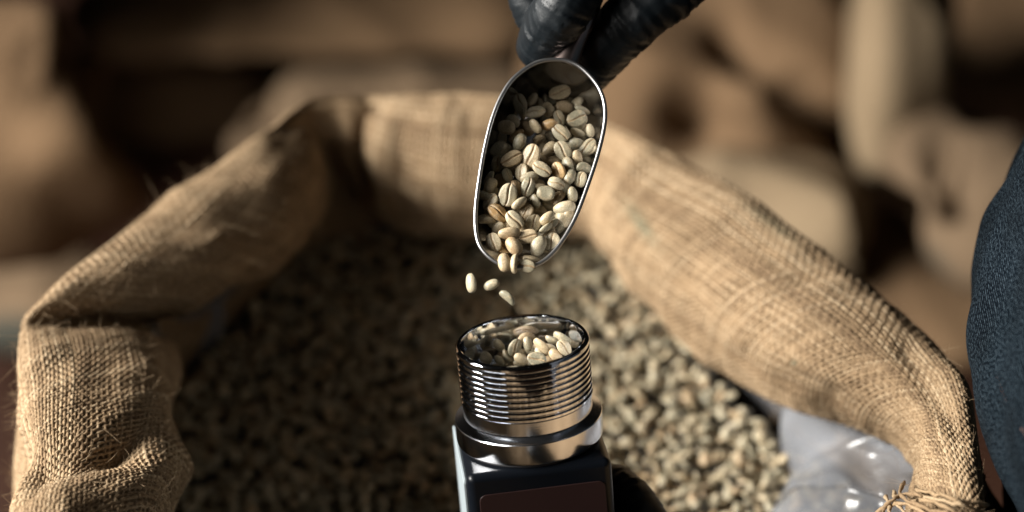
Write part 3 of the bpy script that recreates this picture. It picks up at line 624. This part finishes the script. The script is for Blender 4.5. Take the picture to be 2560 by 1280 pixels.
# ------------------------------------------------------------------ the bed of beans in the sack
inn = catmull(np.array(I_), np.linspace(0, NS, 400, endpoint=False), closed=True)[:, :2]
poly = CEN[:2] + (inn - CEN[:2]) * 1.24
def inside(x, y):
    c = np.zeros(len(x), bool); j = len(poly) - 1
    for i in range(len(poly)):
        xi, yi = poly[i]; xj, yj = poly[j]; k = ((yi > y) != (yj > y)) & (x < (xj - xi) * (y - yi) / (yj - yi + 1e-12) + xi); c ^= k; j = i
    return c
def bedz(x, y): return .543 + .066 * np.clip((y - .64) / .27, 0, 1.1) + .006 * np.sin(x * 21 + 1) * np.sin(y * 17) + .015 * np.clip(x / .15, -1.3, 1.3)
gx, gy = np.meshgrid(np.linspace(-.32, .32, 80), np.linspace(.46, 1.08, 80), indexing='ij')
cells = .0043
bx, by = np.meshgrid(np.arange(-.30, .30, cells), np.arange(.60, 1.06, cells * .92), indexing='ij'); bx = bx.ravel() + rng.normal(size=bx.size) * .0018; by = by.ravel() + rng.normal(size=by.size) * .0018
ins = inside(bx, by); bx, by = bx[ins], by[ins]; bz = bedz(bx, by) + rng.uniform(-.0065, .0034, len(bx)) 
fx, fy = project(np.stack([bx, by, bz], 1)); vis = (fx > 380) & (fx < 2330) & (fy < 1340); bx, by, bz, fx, fy = [q[vis] for q in (bx, by, bz, fx, fy)]
def rot_rand(n):
    yaw = rng.uniform(0, 2 * math.pi, n); til = rng.normal(size=n) * .45; rol = np.where(rng.random(n) < .5, 0, math.pi) + rng.normal(size=n) * .6
    out = []
    for k in range(n): out.append((Matrix.Rotation(yaw[k], 3, 'Z') @ Matrix.Rotation(til[k], 3, 'Y') @ Matrix.Rotation(rol[k], 3, 'X')))
    return out
rots = rot_rand(len(bx)); blen = rng.uniform(.0056, .0070, len(bx))
dist = np.linalg.norm(np.stack([bx, by, bz], 1) - CAM, axis=1)
hid = ((fx > 1125) & (fx < 1620) & (fy > 1000)) | (fx < 470) | ((fx > 1940) & (fy > 1000)) | (fy > 1290)
rank = np.argsort(dist + hid * 10); solo = set(rank[:max(0, 296 - N_BEAN)].tolist())
LOW = []
for s in range(4):
    m_ = bean_mesh('low_bean', 20 + s, 10, 10); LOW.append((np.array([v.co[:] for v in m_.vertices]), [tuple(p.vertices) for p in m_.polygons], np.array([d.value for d in m_.attributes['crease'].data]))); bpy.data.meshes.remove(m_)
SV, SF, SCR, STI = [], [], [], []; base_i = 0
for k in range(len(bx)):
    if k in solo:
        o = bpy.data.objects.new('coffee_bean', HERO_MM[k % 8]); col.objects.link(o); M = rots[k].to_4x4(); M.translation = (bx[k], by[k], bz[k]); o.matrix_world = M @ Matrix.Scale(blen[k] / .0088, 4)
        tag(o, 'blurred coffee bean on the near surface of the filled sack, beside the meter', 'coffee bean', 'coffee beans on the surface in the sack')
        continue
    v, fcs, c_ = LOW[k % 4]; SV.append((v * blen[k]) @ np.array(rots[k]).T + (bx[k], by[k], bz[k])); SF += [tuple(i + base_i for i in q) for q in fcs]; SCR.append(c_); STI.append(np.full(len(v), rng.random())); base_i += len(v)
bed = mesh_obj('coffee_beans', np.concatenate(SV), SF, m_bean); bed['kind'] = 'stuff'; bed['label'] = 'mass of green coffee beans filling the sack'; attr(bed, 'crease', np.concatenate(SCR)); attr(bed, 'tint', np.concatenate(STI))
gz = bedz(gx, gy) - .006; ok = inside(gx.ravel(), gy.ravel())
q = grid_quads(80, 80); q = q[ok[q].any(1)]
bb = quads_obj('bean_shade_sheet', np.stack([gx, gy, gz], -1).reshape(-1, 3), q, m_dark); bb['kind'] = 'stuff'; bb['label'] = 'dark sheet under the surface beans, standing in for shaded gaps'

# ------------------------------------------------------------------ plastic liner inside the sack
ENDS = {(2035, 1042): (1996, 1030), (2180, 1092): (1960, 1105), (2262, 1150): (2012, 1185), (2275, 1230): (1938, 1290), (2240, 1340): (1975, 1420),
        (440, 838): (475, 870), (440, 806): (520, 840), (440, 796): (560, 815)}
LP = []
for k in range(NS):
    out = I_[k] - CEN; out[2] = 0; out = nrm(out); key = ST[k][1][:2] if k < len(ST) else None; dn = np.array([0, 0, -1.0])
    if key in ENDS:
        q0 = at_z(*ENDS[key], .57); q0 = at_z(*ENDS[key], float(bedz(q0[0], q0[1])) + .008); e_ = at_z(*ENDS[key], float(bedz(q0[0], q0[1])) + .008); a0 = I_[k] + out * .016 + dn * .012
        LP.append([a0, a0 * .72 + e_ * .28 + (0, 0, .012), a0 * .35 + e_ * .65 + (0, 0, .020), e_ + (0, 0, .010), e_ + out * .004 + dn * .03])
    else: LP.append([I_[k] + out * .022 + dn * .012, I_[k] + out * .034 + dn * .03, I_[k] + out * .05 + dn * .06, I_[k] + out * .06 + dn * .09, I_[k] + out * .065 + dn * .13])
LS = catmull(np.array(LP), np.linspace(0, NS, 420, endpoint=False), closed=True); LG = np.stack([catmull(LS[k], np.linspace(0, 4, 44)) for k in range(420)])
for a in range(420):
    for c in range(44):
        p = Vector(LG[a, c]); q = Vector((p.x * .9 + p.y * .5, (p.y - p.x * .4) * .45, p.z * .7)); r1 = abs(noise.noise(q * 46 + Vector((3, 1, 7)))); r2 = abs(noise.noise(Vector((p.x * 60 - p.y * 30, p.y * 95 + p.x * 40, p.z * 40))))
        LG[a, c] += np.array([-.35, -.35, .8]) * (.020 * (.30 - min(r1, .5)) + .0045 * (.25 - min(r2, .4))) * min(1, c / 8)
liner = quads_obj('plastic_liner', LG.reshape(-1, 3), grid_quads(420, 44, True), m_liner); tag(liner, 'crumpled clear plastic liner showing between beans and sack rim', 'plastic liner')

# ------------------------------------------------------------------ person: gloves, body, apron
person = empty('person', (.42, .80, 0)); tag(person, 'person in black gloves and dark denim apron, pouring beans and holding the meter', 'person')
POFF = np.array([.42, .80, 0])
def digit_mesh(chains, voxel, name, mt, wrinkle=0.0, ref=None):
    V, F = [], []
    for pts, rad in chains:
        n = 4 * (len(pts) - 1) + 1; P = catmull(np.array(pts), np.linspace(0, len(pts) - 1, n)); r_ = catmull(np.array(rad)[:, None], np.linspace(0, len(pts) - 1, n))[:, 0]
        P2, r2 = [], []
        d0 = nrm(P[0] - P[1]); d1 = nrm(P[-1] - P[-2])
        for q in (1, .92, .7, .38): P2.append(P[0] + d0 * r_[0] * q); r2.append(r_[0] * math.sqrt(max(.003, 1 - q * q)))
        P2 += list(P); r2 += list(r_)
        for q in (.38, .7, .92, 1): P2.append(P[-1] + d1 * r_[-1] * q); r2.append(r_[-1] * math.sqrt(max(.003, 1 - q * q)))
        v_, f_ = tube(P2, r2, 16); o0 = len(V); V += v_; F += [tuple(i + o0 for i in q) for q in f_]
    o = mesh_obj(name, np.array(V) - POFF, F, mt, person)
    rm = o.modifiers.new('remesh', 'REMESH'); rm.mode = 'VOXEL'; rm.voxel_size = voxel; rm.use_smooth_shade = True
    sm = o.modifiers.new('smooth', 'SMOOTH'); sm.factor = .5; sm.iterations = 4
    dg = bpy.context.evaluated_depsgraph_get(); me = bpy.data.meshes.new_from_object(o.evaluated_get(dg)); o.modifiers.clear(); o.data = me
    if wrinkle:
        n = len(me.vertices); co = np.empty(n * 3, np.float32); me.vertices.foreach_get('co', co); co = co.reshape(-1, 3); no = np.empty(n * 3, np.float32); me.vertex_normals.foreach_get('vector', no); no = no.reshape(-1, 3)
        px, py = project(co + POFF); d = np.zeros(n)
        segs = []
        for pts, rad in chains:
            P = catmull(np.array(pts), np.linspace(0, len(pts) - 1, 30)) - POFF; segs.append(P)
        for i in range(n):
            if not (1150 < px[i] < 1900 and -120 < py[i] < 1400): continue
            best = None
            for si, P in enumerate(segs):
                dd = ((P - co[i]) ** 2).sum(1); k = dd.argmin()
                if best is None or dd[k] < best[0]: best = (dd[k], si, k, P)
            _, si, k, P = best; T = nrm(P[min(k + 1, 29)] - P[max(k - 1, 0)]); tt = float(co[i] @ T)
            q = co[i] - T * tt
            p = Vector((q[0] * 55 + si * 9, q[1] * 55 + tt * 150, q[2] * 55)); big = Vector(co[i]) * 85
            r1 = 1 - abs(noise.noise(p)) * 2.2; r2 = 1 - abs(noise.noise(Vector((q[0] * 120, q[1] * 120 + tt * 520, q[2] * 120 + si * 3)))) * 2
            msk = .35 + .65 * max(0, min(1, .5 + 1.6 * noise.noise(big)))
            d[i] = wrinkle * msk * (max(0, r1) ** 2 + .12 * max(0, r2) ** 2)
        co += no * d[:, None].astype(np.float32); me.vertices.foreach_set('co', co.ravel()); me.update()
    return o
A = at
hand = [
 ([A(1475, -150, .872), A(1440, -50, .862), A(1408, 20, .860), A(1378, 62, .868), A(1353, 116, .880)], [.0130, .0126, .0120, .0112, .0104]),       # index
 ([A(1420, -190, .888), A(1348, -70, .884), A(1330, 0, .884), A(1362, 62, .886), A(1400, 110, .890)], [.0125, .0108, .0098, .0090, .0078]),       # middle
 ([A(1390, -240, .905), A(1318, -150, .905), A(1310, -85, .906), A(1345, -30, .908), A(1390, 0, .910)], [.0120, .0105, .0095, .0088, .0075]),      # ring
 ([A(1400, -300, .920), A(1350, -240, .925), A(1345, -190, .926), A(1380, -150, .928), A(1420, -130, .928)], [.0105, .0090, .0082, .0075, .0065]),  # little
 ([A(1810, -190, .880), A(1700, -62, .876), A(1598, 30, .874), A(1524, 105, .882), A(1466, 192, .896)], [.0180, .0146, .0128, .0116, .0086]),       # thumb
 ([A(1475, -150, .872), A(1600, -260, .885), A(1760, -340, .90)], [.014, .019, .024]),
 ([A(1420, -190, .888), A(1580, -300, .90), A(1770, -370, .915)], [.014, .019, .024]),
 ([A(1390, -240, .905), A(1560, -340, .915), A(1770, -400, .925)], [.013, .019, .024]),
 ([A(1400, -300, .920), A(1560, -390, .93), A(1770, -430, .935)], [.012, .018, .022]),
 ([A(1830, -190, .880), A(1800, -300, .90), A(1790, -390, .915)], [.021, .024, .026]),
 ([A(1770, -390, .91), A(1960, -520, .92), A(2150, -640, .93)], [.030, .029, .031]),
]
digit_mesh(hand, .0011, 'glove', m_glove, .0011)
hand2 = [
 ([A(1680, 1420, .870), A(1620, 1330, .872), A(1580, 1262, .876), A(1545, 1222, .884), A(1515, 1205, .893)], [.0120, .0112, .0102, .0092, .008]),
 ([A(1690, 1480, .880), A(1640, 1400, .882), A(1600, 1345, .886), A(1540, 1320, .896)], [.0115, .0105, .0095, .008]),
 ([A(1690, 1540, .885), A(1640, 1480, .886), A(1590, 1430, .890), A(1540, 1400, .90)], [.0110, .0100, .0090, .008]),
 ([A(1690, 1600, .885), A(1640, 1550, .886), A(1590, 1510, .890), A(1545, 1490, .90)], [.0100, .0090, .0080, .007]),
 ([A(1640, 1560, .820), A(1520, 1480, .802), A(1440, 1420, .798), A(1370, 1400, .798)], [.0150, .0125, .0110, .009]),
 ([A(1680, 1420, .870), A(1760, 1540, .86), A(1860, 1680, .85)], [.014, .02, .025]), ([A(1690, 1500, .88), A(1770, 1600, .865), A(1860, 1700, .85)], [.014, .02, .025]),
 ([A(1690, 1600, .885), A(1770, 1660, .865), A(1860, 1720, .85)], [.013, .02, .025]), ([A(1640, 1560, .82), A(1740, 1640, .835), A(1860, 1720, .845)], [.018, .022, .026]),
 ([A(1860, 1700, .85), A(2030, 1830, .85), A(2200, 1960, .84)], [.03, .029, .031]),
]
digit_mesh(hand2, .0016, 'glove', m_glove, .0010)
# the body, mostly out of the frame to the right
w1 = A(2150, -640, .93); w2 = A(2200, 1960, .84)
bv = [(.44, .68, .98), (.45, .68, 1.15), (.46, .68, 1.32), (.46, .68, 1.46), (.455, .68, 1.54), (.43, .68, 1.66), (.46, .86, 1.40), (.36, 1.0, 1.18), tuple(w1), (.46, .50, 1.40), (.40, .36, 1.15), tuple(w2),
      (.45, .76, .90), (.44, .77, .50), (.46, .77, .09), (.34, .78, .05), (.45, .60, .90), (.44, .59, .50), (.46, .59, .09), (.34, .58, .05)]
be = [(0, 1), (1, 2), (2, 3), (3, 4), (4, 5), (3, 6), (6, 7), (7, 8), (3, 9), (9, 10), (10, 11), (0, 12), (12, 13), (13, 14), (14, 15), (0, 16), (16, 17), (17, 18), (18, 19)]
br = [(.13, .17), (.115, .15), (.12, .17), (.06, .07), (.052, .052), (.09, .08), (.065, .065), (.048, .048), (.03, .03), (.065, .065), (.048, .048), (.03, .03), (.085, .085), (.06, .06), (.045, .045), (.04, .04), (.085, .085), (.06, .06), (.045, .045), (.04, .04)]
me = bpy.data.meshes.new('body'); me.from_pydata([tuple(np.array(v) - POFF) for v in bv], be, []); bo = bpy.data.objects.new('body', me); col.objects.link(bo); bo.parent = person; me.materials.append(m_cloth)
sk = bo.modifiers.new('skin', 'SKIN'); ly = me.skin_vertices[0].data if me.skin_vertices else None
if ly is None:
    bm = bmesh.new(); bm.from_mesh(me); bm.verts.layers.skin.verify(); bm.to_mesh(me); bm.free(); ly = me.skin_vertices[0].data
for k, r_ in enumerate(br): ly[k].radius = r_
ly[0].use_root = True
ss_ = bo.modifiers.new('sub', 'SUBSURF'); ss_.levels = ss_.render_levels = 2
# apron: draped denim front, falling from the chest over belly and thighs
AP = [(1.30, .36, .17), (1.10, .31, .20), (.95, .255, .215), (.842, .206, .22), (.80, .198, .225), (.778, .194, .23), (.757, .1855, .23), (.738, .1835, .23), (.718, .1855, .23), (.6875, .1975, .23), (.659, .207, .232), (.60, .218, .235), (.50, .226, .24), (.28, .24, .25)]
nzA, naA = 120, 90; zz = np.linspace(0, len(AP) - 1, nzA); apc = catmull(np.array(AP), zz); V, UVs = [], []
for i in range(nzA):
    z, xf, hw = apc[i]
    for j in range(naA):
        a = -1.25 + 2.5 * j / (naA - 1); y = .655 + hw * math.sin(a) / math.sin(1.25); x = xf + .17 * (1 - math.cos(a)) / (1 - math.cos(1.25))
        p = Vector((x, y, z)); x += .007 * noise.noise(Vector((y * 16, z * 3.5, 1))) * .5 + .003 * noise.noise(p * 40); x -= .0015; V.append((x, y, z)); UVs.append((a * hw, z))
ap = quads_obj('apron', np.array(V) - POFF, grid_quads(nzA, naA), m_denim, person)
uvl = ap.data.uv_layers.new(name='UVMap'); li = np.empty(len(ap.data.loops), np.int32); ap.data.loops.foreach_get('vertex_index', li); uvl.data.foreach_set('uv', np.array(UVs)[li].ravel())
md = ap.modifiers.new('thick', 'SOLIDIFY'); md.thickness = .0015
av = np.array(V); apx, apy = project(av); avn = np.array([-1.0, -.25, 0]); line = catmull(np.array([(2487., 885.), (2503, 950), (2527, 1010), (2556, 1062), (2590, 1110)]), np.linspace(0, 4, 61)); front = np.linalg.norm(av - CAM, axis=1)
sv, sf = [], []
sp3 = [av[np.argmin((apx - q[0]) ** 2 + (apy - q[1]) ** 2 + (front - .84) ** 2 * 1e5)] for q in line]; sp3 = np.array(sp3); sp3 = np.stack([np.convolve(np.pad(sp3[:, c], 4, 'edge'), np.ones(9) / 9, 'valid') for c in range(3)], 1) + (-.0008, -.0016, .0004)
for k in range(0, 58, 2):
    v_, f_ = tube([sp3[k], (sp3[k] + sp3[k + 1]) / 2 + (-.0002, -.0003, 0), sp3[k] * .25 + sp3[k + 1] * .75 + 0], .00038, 6); o0 = len(sv); sv += v_; sf += [tuple(i + o0 for i in q) for q in f_]
so = mesh_obj('seam_stitching', np.array(sv) - POFF, sf, m_stitch, person); so['kind'] = 'stuff'

# ------------------------------------------------------------------ other sacks lying behind
def bag(px_, py_, d, hw, hh, hd, yaw, mi, seed, label, folds=(), amp=.011, freq=6.5, roll=0):
    """centre in the photo, distance, half width / half height (photo pixels) and half depth (m); folds: (p, q, width px, metres)"""
    c = at(px_, py_, d); nu, nv = 150, 110; L = hw / FPX * d; hv = hh / FPX * d; W = hd; H = math.sqrt(max(hv * hv - (W * .574) ** 2, (.4 * hv) ** 2)) / .819
    M3 = Matrix.Rotation(R(yaw), 3, 'Z') @ Matrix.Rotation(R(roll), 3, 'Y')
    sg = lambda x, e: math.copysign(abs(x) ** e, x); s_ = Vector((seed * 3.7, seed * 1.3, 0)); V = []; Nn = []
    for i in range(nu):
        a = 2 * math.pi * i / nu
        for j in range(nv):
            p = -math.pi / 2 + math.pi * j / (nv - 1); q = Vector((L * sg(math.cos(a), .7) * sg(math.cos(p), .7), W * sg(math.sin(a), .7) * sg(math.cos(p), .7), H * sg(math.sin(p), .85)))
            n_ = Vector((q.x / L ** 2, q.y / W ** 2, q.z / H ** 2)).normalized()
            q += n_ * amp * (noise.noise(q * freq + s_) * 1.6 + .7 * (1 - abs(noise.noise(Vector((q.x * freq * 1.6, q.y * freq, q.z * freq * .7)) + s_)) * 3)); V.append(M3 @ q); Nn.append(M3 @ n_)
    V = np.array([v[:] for v in V]) + c; Nn = np.array([n[:] for n in Nn]); px, py = project(V); dz = np.zeros(len(V))
    for (p, q, wd, am) in folds:
        p, q = np.array(p, float), np.array(q, float); dd = q - p; tt = np.clip(((px - p[0]) * dd[0] + (py - p[1]) * dd[1]) / (dd @ dd + 1e-9), 0, 1)
        dz += am * np.exp(-(np.hypot(px - p[0] - tt * dd[0], py - p[1] - tt * dd[1]) / wd) ** 2)
    V += Nn * dz[:, None]
    o = quads_obj('burlap_sack', V - c, grid_quads(nu, nv, True), m_far[mi]); o.location = c; tag(o, label, 'sack', 'sacks lying in the background'); return o
bag(20, 330, 1.70, 300, 290, .10, 12, 0, 1, 'brown sack with a long curved fold at the far left edge', [((125, 60), (105, 200), 26, .004), ((150, 370), (160, 372), 90, .025), ((270, 440), (300, 470), 80, .02), ((330, 330), (230, 60), 70, -.03)])
bag(800, 0, 2.30, 620, 95, .12, 2, 0, 3, 'long brown sack lying crosswise along the top left')
bag(980, 330, 2.05, 390, 150, .10, 4, 2, 4, 'dim brown sack directly behind the open sack rim, left of the scoop', [((520, 200), (640, 260), 60, -.02)])
bag(1760, 250, 1.95, 420, 360, .16, 6, 0, 5, 'creased brown sack right of the gloved hand', [((1740, 292), (1730, 290), 75, -.055), ((1830, 110), (2000, 230), 50, -.04), ((2000, 230), (2130, 360), 50, -.05), ((1600, 150), (1850, 260), 60, .02), ((1850, 260), (2050, 400), 50, .02)])
bag(1900, 540, 1.75, 260, 170, .09, 12, 1, 6, 'low lit tan sack just beyond the right rim of the open sack', [((1800, 420), (2100, 520), 45, .012), ((1850, 520), (2150, 640), 50, -.015)], amp=.010)
bag(2255, 130, 1.85, 115, 290, .12, -10, 1, 7, 'upright cream sack with a bright left fold, upper right', [((2225, -50), (2220, 380), 55, .018)])
bag(2440, 470, 1.70, 190, 230, .12, 10, 2, 8, 'sack with dark print marks at right, beside the apron', [((2350, 400), (2360, 480), 50, -.05), ((2440, 250), (2560, 260), 40, -.04)])
bag(2500, 60, 2.15, 260, 230, .15, 0, 0, 9, 'brown sack at the upper right corner, behind the printed one')
bag(1450, -160, 2.55, 700, 180, .2, 0, 0, 10, 'farthest brown sack, along the top behind the gloved hand')
bag(2130, 420, 2.15, 330, 290, .10, 8, 0, 15, 'wide brown sack behind the upright cream one, in soft shade')
bag(20, 740, 1.95, 250, 120, .07, 0, 2, 11, 'low grey-brown sack on the floor at left, below the dark gap')
bag(2280, 720, 1.75, 260, 110, .10, -8, 0, 12, 'flattened brown sack on the floor between the open sack and the apron')
bag(-610, -200, 2.0, 580, 1000, .16, 10, 0, 13, 'tall unseen sack added beyond the left edge to shade the dark gap')  # added light blocker, out of view; keeps the sacks behind in shade
bag(420, 260, 2.45, 260, 200, .10, 0, 0, 14, 'sack added in the dark gap at upper left to keep it dark')  # put in over the floor so that the gap reads dark
bpy.context.view_layer.update()
